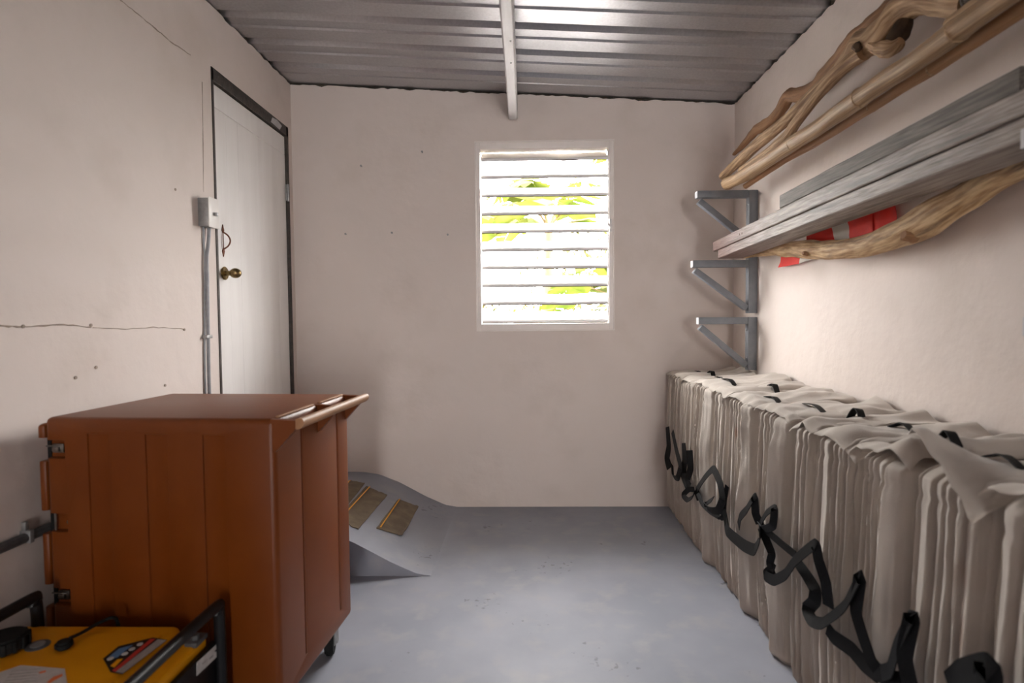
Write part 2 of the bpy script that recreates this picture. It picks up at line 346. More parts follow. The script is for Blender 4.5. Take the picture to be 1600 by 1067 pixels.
def slat_mesh(z, wav):
    bm = NB(); yc = YB+.045
    cs = [(-.0352, -.0310), (-.0363, -.0270), (-.0360, -.0225), (-.0338, -.0180), (-.029, -.0130), (-.022, -.0090), (-.014, -.0055), (.0, .0045), (.014, .0145), (.028, .0245), (.038, .032)]   # inside-low, upright at the room side, rising outward
    nx = 14; lay = []
    for sgn in (1, -1):
        g = []
        for i in range(nx+1):
            x = WX0+t+.004+(WX1-WX0-2*t-.008)*i/nx; dz = wav*math.exp(-((i/nx-.68)/.12)**2)*-.006+.0015*nz(i*.35, z*9)
            g.append([bm.verts.new((x, yc+a, z+b+dz+sgn*.0009)) for a, b in cs])
        lay.append(g)
    for g, fl in ((lay[0], 0), (lay[1], 1)):
        for i in range(nx):
            for j in range(len(cs)-1):
                q = (g[i][j], g[i+1][j], g[i+1][j+1], g[i][j+1]); bm.faces.new(q[::-1] if fl else q)
    A, B = lay; m_ = len(cs)-1
    for i in range(nx):
        bm.faces.new((A[i+1][0], A[i][0], B[i][0], B[i+1][0])); bm.faces.new((A[i][m_], A[i+1][m_], B[i+1][m_], B[i][m_]))
    bmesh.ops.recalc_face_normals(bm, faces=bm.faces[:])
    return bm
for k, y in enumerate(slat_y):
    zc = on(850, y, 'Y', YB+.01).z
    sl_ = obj('slat', slat_mesh(zc, 1 if k in (0, 8) else 0), m_white, win, smooth=50)
    obj('slat_shade_strip', bb(NB(), (WX0+t+.005, YB+.0085, zc-.0345), (WX1-t-.005, YB+.0105, zc-.0305), .0006, 1), m_slat_shade, sl_, label='brown strip painted as the shade under the slat')
bm = NB(); bb(bm, (WX1-t-.006, YB+.004, WZ0+.05), (WX1-t+.001, YB+.018, WZ1-.05), .001); obj('operator_bar', bm, m_white, win)
p = on(954, 352, 'Y', YB-.015); bm = NB(); box(bm, (p.x, YB-.008, p.z), (.014, .016, .07), None, .002); box(bm, (p.x-.006, YB-.02, p.z), (.03, .012, .014), Euler((0, .5, 0)), .002); obj('latch', bm, m_white, win)

# ------------------------------------------------------------------ door
door = empty('door_1', (XL, DY0, 0), kind='structure', label='pale grey painted wooden door in the left wall')
fx0, fx1 = XL-.10, XL+.004; g = .030
obj('door_frame', bb(bb(bb(NB(), (fx0, DY0, 0), (fx1, DY0+.014, DZ), .001), (fx0, DY1-.026, 0), (fx1, DY1, DZ), .001), (fx0, DY0, DZ-.055), (fx1, DY1, DZ), .001), m_frame, door)
obj('frame_chip', slab(NB(), [(fx1+.001, DY1-.23, DZ-.045), (fx1+.001, DY1-.12, DZ-.05), (fx1+.001, DY1-.09, DZ-.02), (fx1+.001, DY1-.15, DZ-.008), (fx1+.001, DY1-.21, DZ-.015)], (.002, 0, 0)), m_chip, door, label='paler chipped patch on the dark frame')
px0, px1 = XL-.045, XL-.006
y0, y1 = DY0+.018, DY1-.032; zt = DZ-.062; zr = zt-.10
nb = 7
for k in range(nb):
    a = y0+(y1-y0)*k/nb; b = y0+(y1-y0)*(k+1)/nb
    obj('door_plank', bb(NB(), (px0, a+.0001, .212), (px1-(.0004 if k % 2 else 0), b-.0001, zr), .0006, 1), m_door, door)
obj('door_rail', bb(NB(), (px0, y0, zr+.0012), (px1, y1, zt), .0015, 1), m_door, door)
obj('door_core', bb(NB(), (px0-.03, DY0+.005, .2), (px0-.001, DY1-.005, DZ-.01)), m_gap, door)
obj('hinge', cyl(bb(NB(), (XL-.004, DY1-.045, 1.78), (XL+.004, DY1-.018, 1.87), .001), (XL+.008, DY1-.03, 1.825), .006, .095, n=10), m_steel, door)
k0 = on(350, 427, 'X', px1); kb = NB(); cyl(kb, (px1+.004, k0.y, k0.z), .030, .008, (1, 0, 0), 24, .003)
knob = obj('door_knob', kb, m_brass, door)
kb = NB(); cyl(kb, (px1+.022, k0.y, k0.z), .011, .03, (1, 0, 0), 16)
t_ = bmesh.new(); bmesh.ops.create_uvsphere(t_, u_segments=20, v_segments=12, radius=.0225); bmesh.ops.scale(t_, vec=(1.15, 1, 1), verts=t_.verts); bmesh.ops.translate(t_, verts=t_.verts, vec=(px1+.052, k0.y, k0.z)); me = bpy.data.meshes.new('t'); t_.to_mesh(me); t_.free(); kb.from_mesh(me)
obj('knob_grip', kb, m_brass, knob)
h0 = on(348, 376, 'X', px1); hb = NB()
tube(hb, [(px1+.004, h0.y, h0.z+.038), (px1+.022, h0.y+.006, h0.z+.022), (px1+.03, h0.y+.008, h0.z), (px1+.022, h0.y+.006, h0.z-.022), (px1+.004, h0.y, h0.z-.038)], .0035, n=8)
tube(hb, [(px1+.003, h0.y, h0.z+.036), (px1+.006, h0.y-.006, h0.z), (px1+.003, h0.y, h0.z-.036)], .002, n=6)
for sg in (1, -1):
    slab(hb, [(px1+.0005, h0.y-.002, h0.z+sg*.034), (px1+.0005, h0.y-.010, h0.z+sg*.046), (px1+.0005, h0.y, h0.z+sg*.072), (px1+.0005, h0.y+.010, h0.z+sg*.046), (px1+.0005, h0.y+.002, h0.z+sg*.034)], (.003, 0, 0))
obj('pull_handle', hb, m_rust, door, label='small rusty iron pull handle')

# switch box and conduits on the left wall
sb = on(333, 333, 'X', XL+.045); bz0, bz1 = sb.z-.062, sb.z+.062
sy0, sy1 = on(318, 335, 'X', XL+.002).y, on(331, 335, 'X', XL+.002).y
by0, by1 = sb.y-.035, sb.y+.035
sw = empty('switch_box', (XL, sb.y, bz0), 'grey metal switch box with a white plate beside the door', 'switch')
obj('box', bb(NB(), (XL, by0, bz0+.004), (XL+.045, by1, bz1-.004), .003), m_steel, sw)
obj('plate', bb(NB(), (XL+.045, by0-.003, bz0), (XL+.050, by1+.003, bz1), .002), m_plate, sw, label='white cover plate')
obj('toggle', bb(NB(), (XL+.050, sb.y-.006, sb.z-.012), (XL+.066, sb.y+.004, sb.z+.002), .002), m_steel, sw)
def low(p, z): return (p.x, p.y, z)
c1 = [on(x, y, 'X', XL+.014) for x, y in ((327, 352), (326, 375), (323.5, 402), (324, 440), (325, 505), (327, 608))]
bm = NB(); tube(bm, [(v.x, v.y, v.z) for v in c1]+[(c1[-1].x, c1[-1].y, .21)], .0072, n=10)
cd = obj('conduit', bm, m_conduit, label='thicker grey conduit dropping from the switch box along the door', cat='conduit')
obj('clamp', box(NB(), on(325, 526, 'X', XL+.014)+Vector((-.004, 0, 0)), (.026, .042, .014), None, .002), m_steel, cd)
c2 = [on(x, y, 'X', XL+.006) for x, y in ((318, 352), (318.5, 380), (320, 402), (320, 440), (320, 505), (321, 608))]
bm = NB(); tube(bm, [tuple(v) for v in c2]+[(c2[-1].x, c2[-1].y, .212)], .0040, n=8)
obj('cable', bm, m_conduit, label='thin grey cable beside the conduit under the switch box', cat='cable')
a, b = on(0, 857, 'X', XL+.014), on(75, 825, 'X', XL+.014); d = (b-a)
bm = NB(); tube(bm, [a-d*.8, a, b, b+d*1.2], .013, sub=1, n=10); pp = obj('pipe', bm, m_darkpipe, label='dark pipe low on the left wall running behind the brown cart', cat='pipe')
q = on(42, 838, 'X', XL+.014); obj('clip', box(box(NB(), q, (.03, .014, .034), None, .002), q+Vector((-.004, 0, .028)), (.012, .012, .024), None, .002), m_steel, pp)
# cracks in the plaster of the left wall, with the plugs they run between
def crack(pts, r=.0016):
    P = []
    for i in range(len(pts)-1):
        for k in range(6):
            u = k/6; P.append((pts[i][0]*(1-u)+pts[i+1][0]*u, pts[i][1]*(1-u)+pts[i+1][1]*u+(random.random()-.5)*1.4))
    P.append(pts[-1]); bm = NB(); tube(bm, [on(x, y, 'X', XL+.0008) for x, y in P], [r*(.5+random.random()) for _ in P], sub=2, n=6)
    return obj('plaster_crack', bm, m_crack, wall_left)
m_crack = mat('crack_grey', (.30, .25, .21), (.40, .32, .26), .9, scale=40)  # grey brown of the plaster cracks and plugs
crack([(0, 509), (38, 511), (100, 507), (142, 511)], .0022); crack([(145, 512), (200, 514), (240, 511), (287, 514)], .0012)
crack([(188, 0), (215, 22), (243, 45), (268, 66), (298, 86)], .0018); crack([(316, 128), (317, 200), (318, 300)], .0010)
for x, y in ((36, 510), (142, 508), (288, 515), (150, 574), (118, 590), (258, 602), (274, 296)):
    obj('wall_plug', cyl(NB(), on(x, y, 'X', XL+.001), .005, .004, (1, 0, 0), 8), m_crack, wall_left)
for (x, y), lb in (((565, 260), 'small screw high on the back wall nearest the door'), ((660, 238), 'small screw high on the back wall nearest the window head'), ((541, 366), 'small screw at mid height on the back wall, the one nearest the door'),
                   ((613, 364), 'small pale screw at mid height on the back wall, between two others'), ((700, 367), 'small screw at mid height on the back wall beside the window')):
    p = on(x, y, 'Y', YB); bm = NB(); cyl(bm, (p.x, YB-.006, p.z), .0035, .014, (0, -1, 0), 8); cyl(bm, (p.x, YB-.014, p.z), .006, .004, (0, -1, 0), 10); obj('screw', bm, m_steel, label=lb, cat='screw')

# ------------------------------------------------------------------ concrete step and ramp
tip = on(668, 900, 'Z', 0)
RY0 = tip.y; RX1 = tip.x
PH = .21
def rh(x):
    pts = [(RX1+.02, 0.), (RX1-.05, .012), (RX1-.16, .062), (RX1-.32, .148), (RX1-.44, .195), (RX1-.52, .208), (RX1-.6, PH), (-2, PH)]
    for (a, ha), (b, hb) in zip(pts, pts[1:]):
        if x >= b:
            u = max(0, min(1, (a-x)/(a-b))); return ha+(hb-ha)*u
    return PH
ramp = empty('ramp', (-.9, 2.9, 0), 'grey painted concrete step and ramp below the door', 'ramp', kind='structure')
bm = NB(); nx, ny = 48, 14
def rpt(u, v):
    x = RX1+.015-(RX1+.015-XL)*u; fr = RY0+.0*u
    y = fr+(YB-fr)*v; z = rh(x)
    z += .010*max(0, (v-.8)/.2)**2*(1 if z > .01 else z*100)*0 + .0015*nz(x*9, y*9)*min(1, z*30)
    return Vector((x, y, max(z, .0005)))
V = grid(bm, rpt, nx, ny)
for row in ([V[i][0] for i in range(nx+1)],):
    lo = [bm.verts.new((v.co.x, v.co.y, 0)) for v in row]
    for i in range(nx): bm.faces.new((row[i], lo[i], lo[i+1], row[i+1]))
bmesh.ops.recalc_face_normals(bm, faces=bm.faces[:])
obj('ramp_slope', bm, m_ramp, ramp, smooth=40)
sx = on(546, 842, 'Y', RY0).x
bm = NB(); bb(bm, (XL, RY0-.20, 0), (sx, RY0+.003, .175), .006); obj('landing_edge', bm, m_ramp, ramp)
def onramp(x, y):
    d = ray(x, y); o = Vector((0, 0, EYE)); s = 1.5
    for _ in range(4000):
        p = o+d*s
        if p.z <= rh(p.x): return p
        s += .0006
    return p
def strip(poly, line, lab, curl):
    n = 10
    TL, TR, BR, BL = [onramp(*q) for q in poly]
    def f(u, v):
        a = TL.lerp(TR, u); b = BL.lerp(BR, u); p = a.lerp(b, v)
        e = 1+.04*nz(u*3, v*3, curl)
        p = p+(TR-TL)*(.03*nz(v*6, curl)*(2*u-1))+(BL-TL)*(.02*nz(u*6, curl+3)*(2*v-1))
        return Vector((p.x, p.y, rh(p.x)+.004+.004*max(0, nz(u*2.5, v*2.5, curl))+curl_up(u, v)*.016))
    def curl_up(u, v): return max(0, u+v-1.75)*2 if curl == 3 else max(0, .12-u)*2*(1-v)
    bm = NB(); V = grid(bm, f, n, n)
    g_ = bmesh.ops.extrude_face_region(bm, geom=bm.faces[:]); bmesh.ops.translate(bm, verts=[v for v in g_['geom'] if isinstance(v, bmesh.types.BMVert)], vec=(0, 0, -.003)); bmesh.ops.recalc_face_normals(bm, faces=bm.faces[:])
    s = obj('grip_strip', bm, m_card, ramp, label=lab)
    pts = [onramp(*line[0]).lerp(onramp(*line[1]), k/6) for k in range(7)]
    bm = NB(); ribbon(bm, [Vector((p.x, p.y, rh(p.x)+.010)) for p in pts], .0065, ref=(0, 0, 1), th=.001); obj('edge_line', bm, m_yline, s, label='orange yellow line')
strip([(622, 781), (654, 792), (629, 839), (588, 826)], [(625, 782), (594.5, 827)], 'brown worn strip lowest on the ramp', 3)
strip([(573, 761), (605, 774), (560, 828), (525, 812)], [(578, 763), (538, 807)], 'brown worn strip in the middle of the ramp', 5)
strip([(548, 752), (570, 756), (535, 800), (505, 795)], [(547, 753), (508, 792)], 'brown worn strip at the head of the ramp', 7)

# ------------------------------------------------------------------ brown insulated cart
ZT, ZB_ = .858, .105
pNR, pNL, pFL = on(428, 655, 'Z', ZT), on(79, 650, 'Z', ZT), on(266, 612, 'Z', ZT)
pFRb = on(543, 957, 'Z', ZB_)
th = math.atan2(-(pNR.x-pFRb.x), (pFRb.y-pNR.y))     # lean of the right face
yaw = -(.5*math.atan2(pFRb.x-pNR.x, pFRb.y-pNR.y)+.5*math.atan2(-(pNR.y-pNL.y), pNR.x-pNL.x))
print('CART', pNR, pNL, pFL, pFRb, math.degrees(yaw))
CW = (pNR-pNL).length; CDp = Vector((pFRb.x-pNR.x, pFRb.y-pNR.y)).length
CM = Matrix.Translation((pNR.x, pNR.y, 0)) @ Matrix.Rotation(yaw, 4, 'Z')     # local: x<0 towards the wall, y>0 away from the camera
cart = empty('insulated_cart', (pNR.x, pNR.y, 0), 'brown moulded plastic insulated food cart on casters by the left wall', 'cart')
def cobj(name, bm, m, parent=None, **k):
    bm.transform(CM); return obj(name, bm, m, parent or cart, **k)
body = cobj('body', bb(NB(), (-CW, 0, ZB_), (0, CDp, ZT), .016, 3), m_cart)
kn = NB()
def lx(px, py): return (CM.inverted() @ on(px, py, 'Y', pNR.y+(pNL.y-pNR.y)*(428-px)/349)).x
chan = [(lx(145, 700), lx(178, 700)), (lx(232, 700), lx(265, 700)), (lx(319, 700), lx(353, 700))]
for a, b in chan: bb(kn, (a, -.05, ZB_-.05), (b, .006, ZT-.042))
pocket = []
for x0, x1, ya, yb in ((80, 114, 685, 713), (85, 119, 798, 826), (90, 123, 913, 940)):
    A = CM.inverted() @ on(x0, ya, 'Y', pNL.y); B = CM.inverted() @ on(x1, yb, 'Y', pNL.y); pocket.append((A, B)); bb(kn, (-CW-.05, -.05, B.z), (B.x, .022, A.z))
yg = [(CM.inverted() @ on(x, 800, 'X', (pNR.x+pFRb.x)/2)).y for x in (473.5, 520.5)]
for q in yg: bb(kn, (-.007, q-.006, ZB_+.06), (.05, q+.006, ZT-.03))
kn.transform(CM); cut(body, kn, .0022)
body.data.materials.clear(); body.data.materials.append(m_cart)
for i, (A, B) in enumerate(pocket):
    zc = (A.z+B.z)/2; bm = NB()
    if i != 1:
        bb(bm, (-CW+.010, .012, zc-.012), (B.x-.014, .020, zc+.012), .002); bb(bm, (-CW+.016, .004, zc-.007), (-CW+.034, .018, zc+.005), .002); tube(bm, [(-CW-.004, .010, zc+.006), (-CW+.02, .006, zc+.008), (B.x-.02, .010, zc+.006)], .0022, n=8)
        cobj('latch', bm, m_chrome)
    else:
        cyl(bm, (-CW+.012, .012, zc), .0028, A.z-B.z, (0, 0, 1), 10); cyl(bm, (B.x-.014, .021, zc-.004), .006, .006, (0, 1, 0), 10); cobj('hinge_pin', bm, m_chrome)
dr = NB(); bb(dr, (-CW-.034, .012, ZB_+.02), (-CW-.010, CDp-.012, ZT-.02), .010)
dd = cobj('cart_door', dr, m_cart)
kn = NB()
for A, B in pocket: bb(kn, (-CW-.1, -.03, B.z-.012), (-CW+.0, .05, A.z+.002))
kn.transform(CM); cut(dd, kn, .002)
cobj('door_gasket', bb(NB(), (-CW-.0105, .02, ZB_+.03), (-CW+.0005, CDp-.02, ZT-.03)), m_rubber)
# handle shelf moulded on the right side
hp0 = .004; hp1 = CDp-.01; hx = .062
for q in (hp0+.008, (hp0+hp1)/2+.02, hp1-.008):
    cobj('handle_bracket', slab(NB(), [(-.012, q-.009, ZT-.001), (hx-.008, q-.009, ZT-.004), (hx-.008, q-.009, ZT-.026), (-.001, q-.009, ZT-.085), (-.012, q-.009, ZT-.085)], (0, .018, 0)), m_cart)
tb = NB(); tube(tb, [(hx, hp0, ZT-.012), (hx, hp1, ZT-.012)], .016, sub=1, n=16, flat=.8); cobj('handle', tb, m_tan, label='worn shiny handle bar')
tb = NB(); bb(tb, (-.014, hp0+.03, ZT-.003), (-.004, (hp0+hp1)/2-.0, ZT+.003), .002); bb(tb, (-.014, (hp0+hp1)/2+.04, ZT-.003), (-.004, hp1-.02, ZT+.003), .002); cobj('worn_edge', tb, m_tan, label='worn pale edges along the handle slots')
for x_, y_ in ((-.05, CDp-.07), (-CW+.06, CDp-.07), (-.05, .07), (-CW+.06, .07)):
    bm = NB(); cyl(bm, (x_, y_, .042), .042, .028, (1, .25, 0), 24, .005); wh = cobj('caster', bm, m_rubber)
    bm = NB(); bb(bm, (x_-.03, y_-.03, .096), (x_+.03, y_+.03, .106), .002); bb(bm, (x_-.021, y_-.012, .035), (x_-.017, y_+.02, .098)); bb(bm, (x_+.017, y_-.012, .035), (x_+.021, y_+.02, .098)); cyl(bm, (x_, y_, .042), .006, .05, (1, .25, 0), 10)
    cobj('fork', bm, m_steel, wh)

# ------------------------------------------------------------------ generator
TXR, TZ = -.775, .352
q1 = on(286, 975, 'Z', TZ); q0 = on(50, 966, 'Z', TZ)
GY1 = q1.y; GX1, GX0 = q1.x, q0.x
gy0 = GY1-.60
gen = empty('generator', ((GX0+TXR)/2, (gy0+GY1)/2, 0), 'yellow portable generator with a black tube frame beside the cart', 'generator')
bm = NB(); bb(bm, (GX0, gy0, .27), (GX1, GY1, TZ), .018, 3); obj('tank', bm, m_yellow, gen)
bm = NB(); bb(bm, (GX1-.02, gy0+.01, .262), (TXR-.012, GY1-.02, TZ-.014), .010, 3)
bm2 = NB(); bb(bm, (GX0+.02, GY1-.40, TZ-.03), (GX1-.05, GY1-.06, TZ+.006), .012, 3); bm2.free()
obj('tank_shoulder', bm, m_yellow, gen)
bm = NB(); bb(bm, (GX0+.016, gy0+.02, TZ-.02), (GX1-.016, GY1-.05, TZ+.0066), .008, 2); obj('tank_top', bm, m_yellow, gen)
def gz(x, y, z): return on(x, y, 'Z', z)
ts = TZ+.0067
cp = gz(8, 1000, ts+.02); bm = NB(); cyl(bm, (cp.x, cp.y, ts+.015), .044, .034, n=28, bev=.005)
for k in range(14):
    a = 2*PI*k/14; box(bm, (cp.x+.044*math.cos(a), cp.y+.044*math.sin(a), ts+.014), (.006, .008, .026), Euler((0, 0, a)), .001)
obj('fuel_cap', bm, m_rubber, gen)
q = gz(59, 1009, ts); bm = NB(); cyl(bm, (q.x, q.y, ts+.001), .024, .004, n=28, bev=.001); fg = obj('fuel_gauge', bm, m_darkpipe, gen)
bm = NB(); cyl(bm, (q.x, q.y, ts+.003), .015, .002, n=24); obj('gauge_dial', bm, m_steel, fg)
q = gz(100, 1006, ts+.01); bm = NB(); cyl(bm, (q.x, q.y, ts+.009), .018, .018, n=20, bev=.005)
pts = [q+Vector((.006, .01, .008))]+[gz(x, y, ts+.012) for x, y in ((125, 990), (148, 977), (163, 969), (176, 965))]+[Vector((gz(186, 966, ts).x, GY1+.008, ts-.005)), Vector((gz(188, 966, ts).x, GY1+.012, ts-.06))]
obj('plug', bm, m_rubber, gen); bm = NB(); tube(bm, pts, .0042, n=8); obj('vent_hose', bm, m_rubber, gen)
def decal(name, poly, z, m, parent=None, dz=.0008, lab=None):
    bm = NB(); slab(bm, [gz(x, y, z) for x, y in poly], (0, 0, -dz)); return obj(name, bm, m, parent or gen, smooth=0, label=lab)
c4 = lambda *p: [(x/4, 900+y/4) for x, y in p]
zl = ts+.0012
d0 = decal('warning_label', c4((645, 515), (740, 438), (955, 383), (1045, 398), (765, 612), (690, 598)), zl, m_black)
decal('label_panel', c4((725, 596), (985, 395), (1040, 400), (768, 606)), zl+.0008, m_lgrey, d0)
decal('label_stripe', c4((700, 590), (940, 392), (972, 392), (722, 598)), zl+.0006, m_lred, d0)
decal('label_blue_field', c4((668, 515), (745, 452), (830, 430), (735, 505), (690, 520)), zl+.0006, m_lblue, d0)
decal('label_yellow_field', c4((690, 560), (735, 520), (770, 515), (715, 570)), zl+.0006, m_yellow, d0)
for cx_, cy_ in ((690, 515), (780, 485), (825, 455), (875, 425)):
    q = gz(cx_/4, 900+cy_/4, zl+.001); bm = NB(); cyl(bm, (q.x, q.y, zl+.001), .0065, .001, n=14); obj('label_icon', bm, m_label, d0)
d1 = decal('instruction_sticker', c4((-60, 660), (0, 600), (130, 556), (405, 578), (425, 700), (380, 760), (-100, 760)), zl, m_label)
decal('sticker_stripe', c4((290, 664), (335, 628), (390, 610), (392, 622), (345, 648), (312, 668)), zl+.0006, m_lorange, d1)
decal('sticker_mark', c4((240, 600), (285, 588), (288, 596), (250, 608)), zl+.0006, m_lorange, d1)
for k in range(5):
    yy = 575+k*18; decal('text_line', c4((70-k*12, yy+22), (250-k*6, yy+6), (250-k*6, yy+11), (70-k*12, yy+27)), zl+.0006, m_lgrey, d1)
# frame: a hoop on each side plus cross tubes and a lower tray
def hoop(x, ya, yb, zt):
    r = .045
    return [(x, ya, .03), (x, ya, zt-r), (x, ya+r*.3, zt-r*.3), (x, ya+r, zt), (x, yb-r, zt), (x, yb-r*.3, zt-r*.3), (x, yb, zt-r), (x, yb, .03)]
hz = on(334, 951, 'X', TXR+.010)
hy1 = on(343, 966, 'X', TXR+.010).y
print('GEN', q0, q1, hz, hy1)
bm = NB(); tube(bm, hoop(TXR+.010, gy0-.02, hy1, hz.z), .0135, n=12); obj('side_hoop', bm, m_black, gen)
hx2 = on(58, 962, 'Y', hy1).x; hz2 = on(40, 940, 'X', hx2).z
bm = NB(); tube(bm, hoop(hx2, gy0-.02, hy1, hz2), .0135, n=12); obj('side_hoop', bm, m_black, gen)
bm = NB()
for y in (gy0-.02, hy1): tube(bm, [(hx2, y, .06), (TXR+.01, y, .06)], .012, sub=1, n=12)
for x in (hx2, TXR+.01): tube(bm, [(x, gy0-.02, .06), (x, hy1, .06)], .012, sub=1, n=12)
obj('base_frame', bm, m_black, gen)
for x in (hx2, TXR+.01):
    for y in (gy0-.02, hy1): obj('foot', cyl(NB(), (x, y, .015), .02, .03, n=14, bev=.004), m_rubber, gen)
bm = NB(); bb(bm, (GX0+.03, gy0+.05, .07), (TXR-.03, GY1-.05, .265), .012); obj('engine_block', bm, m_darkpipe, gen)
pz = on(345, 997, 'X', TXR+.006).z
bm = NB(); bb(bm, (TXR-.010, gy0+.0, .20), (TXR+.004, hy1-.006, pz+.004), .003); sp = obj('side_panel', bm, m_black, gen)
L4 = [on(x, y, 'X', TXR+.0052) for x, y in ((307, 1035), (347, 998), (347, 1018), (307, 1056))]
bm = NB(); slab(bm, L4, (.001, 0, 0)); sl = obj('rating_label', bm, m_label, sp, smooth=0, label='white label on the black side panel')
for x, y, n_ in ((316, 1036, 9), (327, 1028, 9), (336, 1016, 4)):
    A = on(x, y, 'X', TXR+.0066); B = on(x+6, y-5, 'X', TXR+.0066); bm = NB(); slab(bm, [A, B, B+Vector((0, 0, -.004)), A+Vector((0, 0, -.004))], (.0005, 0, 0)); obj('label_mark', bm, m_lgrey if n_ == 9 else m_black, sl, smooth=0)
q = on(308, 1002, 'X', TXR-.02); bm = NB(); box(bm, (TXR-.022, q.y, TZ-.012), (.03, .05, .012), None, .002); cyl(bm, (TXR-.022, q.y-.005, TZ-.001), .010, .012, n=6); obj('mount_bolt', bm, m_darkpipe, gen)

# ------------------------------------------------------------------ wall brackets
BY = 3.02
def bracket(name, lab, arms, group=None):
    """arms: list of (tip_x, top_z, brace_low_z); post from the lowest brace to the highest arm; local y = BY"""
    xw = XR; pw = .046
    ztop = max(a[1] for a in arms); zlo = min(a[2] for a in arms)
    r = empty(name, (xw-.02, BY, zlo-.012), lab, 'bracket', group)
    obj('post', bb(NB(), (xw-pw, BY-.022, zlo-.014), (xw-.001, BY+.022, ztop), .0025), m_bracket, r)
    for tx, tz, bz in arms:
        ar = obj('arm', bb(NB(), (tx, BY-.021, tz-.036), (xw-pw-.0008, BY+.021, tz), .0025), m_bracket, r)
        obj('end_grain', bb(NB(), (tx-.0015, BY-.020, tz-.035), (tx+.0002, BY+.020, tz-.001), .0004, 1), m_endcap, ar, label='pale bare end of the arm')
        obj('brace', bar(NB(), (tx+.012, BY, tz-.050), (xw-pw-.004, BY, bz+.012), .036, .030), m_bracket, r)
        for zz in (tz-.07, bz+.05): obj('nail', cyl(NB(), (xw-pw-.001, BY, zz), .0035, .003, (1, 0, 0), 8), m_steel, r)
    return r
def zat(y, x=1140): return on(x, y, 'Y', BY-.021).z
A1x, A2x, A3x = on(1090, 303, 'Y', BY-.021).x, on(1083, 412, 'Y', BY-.021).x, on(1092, 500, 'Y', BY-.021).x
ZA1, ZA2, ZA3 = zat(297), zat(406), zat(495.5)
upper = bracket('shelf_bracket', 'grey double bracket at the far end, holding driftwood and planks', [(A1x, ZA1, ZA1-.262), (A2x, ZA2, ZA2-.26)])
lower = bracket('shelf_bracket', 'empty grey triangular bracket just above the far canvas bags', [(A3x, ZA3, ZA3-.262)])
tipn = on(1588, 504, 'X', A3x)
DYN = tipn.y-BY-.035
print('BRACKET', ZA1, ZA2, ZA3, A1x, A2x, A3x, DYN)
BY += DYN
ZN2 = on(1598, 196, 'Y', BY).z
near = bracket('shelf_bracket', 'grey double bracket at the near end holding the wood, only its tip in view', [(on(1606, 170, 'Y', BY).x, ZN2+.35, ZN2+.09), (on(1611, 210, 'Y', BY).x, ZN2, ZN2-.26)])
near2 = bracket('shelf_bracket', 'empty grey bracket over the nearest canvas bags, only its arm tip in view', [(A3x, ZA3, ZA3-.262)])

# ------------------------------------------------------------------ planks on the second arms
YN = .35
def plank(name, lab, far, near, w_, hh, m, far_py, ext=YN):
    """far/near = lower left edge points (Vector) ; direction extended to Y=ext"""
    far, near = Vector(far), Vector(near); d = (near-far).normalized()
    near = far+d*((ext-far.y)/d.y)
    bm = NB(); n = 26; up = Vector((0, 0, 1)); sd = Vector((1, 0, 0)); rows = []
    for i in range(n+1):
        u = i/n; p = far.lerp(near, u); j = .0015*nz(u*9, far.z*7); k = .0015*nz(u*11, far.z*5+3)
        b_ = .003; W, H = w_+j, hh+k
        sec_ = [(b_, 0), (W-b_, 0), (W, b_), (W, H-b_), (W-b_, H), (b_, H), (0, H-b_), (0, b_)]
        rows.append([bm.verts.new(p+sd*(a+j)+up*b) for a, b in sec_])
    for a, b in zip(rows, rows[1:]):
        for k in range(8): bm.faces.new((a[k], a[(k+1) % 8], b[(k+1) % 8], b[k]))
    bm.faces.new(rows[0]); bm.faces.new(rows[-1][::-1]); bmesh.ops.recalc_face_normals(bm, faces=bm.faces[:])
    return obj(name, bm, m, label=lab, cat='plank', group=None, smooth=30)
zb = ZA2+.001
f1 = on(1122, 404, 'Z', zb); n1 = on(1596, 219, 'Z', ZN2+.001)
print('PLANK', f1, n1)
T1, T2, T3 = .043, .050, .050
p1 = plank('plank', 'bottom weathered grey plank of the stack, reddish at its far end', f1, n1, .125, T1, m_plank, 0)
d12 = (n1-f1).normalized()
f2 = f1-d12*.07+Vector((-.004, 0, T1+.0015)); n2 = n1+Vector((-.006, 0, T1+.0015))
p2 = plank('plank', 'second weathered grey plank lying on the bottom one, with two dark nail holes', f2, n2, .12, T2, m_plank, 0)
for x, y in ((1157.5, 366), (1161.5, 365)):
    q = on(x, y, 'X', f2.x-.001); q = f2+d12*((q.y-f2.y)/d12.y)+Vector((.001, 0, T2*.5)); obj('nail_hole', cyl(NB(), q, .0045, .004, (1, 0, 0), 10), m_dark, p2)
zt3 = lambda y: f2.z+d12.z*(y-f2.y)/d12.y+T2+.004
f3 = on(1218, 326, 'Z', zt3(2.2)); n3 = on(1592, 143, 'Z', zt3(1.1)+.004)
print('PLANK3', f3, n3, f2, n2)
p3 = plank('plank', 'short dark grey plank on top of the stack against the wall', f3+Vector((.0, 0, 0)), n3, .085, T3, m_plank2, 0, ext=n3.y)
# the reddish faded end of the bottom planks
nt = m_plank.node_tree; N = nt.nodes; bs = N['Principled BSDF']; src = bs.inputs['Base Color'].links[0].from_socket
ge = N.new('ShaderNodeNewGeometry'); sxyz = N.new('ShaderNodeSeparateXYZ'); nt.links.new(ge.outputs['Position'], sxyz.inputs[0])
mr = N.new('ShaderNodeMapRange'); mr.inputs[1].default_value = f1.y-.75; mr.inputs[2].default_value = f1.y-.1; mr.inputs[4].default_value = .75; nt.links.new(sxyz.outputs[1], mr.inputs[0])
mx = N.new('ShaderNodeMix'); mx.data_type = 'RGBA'; mx.inputs[7].default_value = (.12, .048, .038, 1); nt.links.new(mr.outputs[0], mx.inputs[0]); nt.links.new(src, mx.inputs[6]); nt.links.new(mx.outputs[2], bs.inputs['Base Color'])

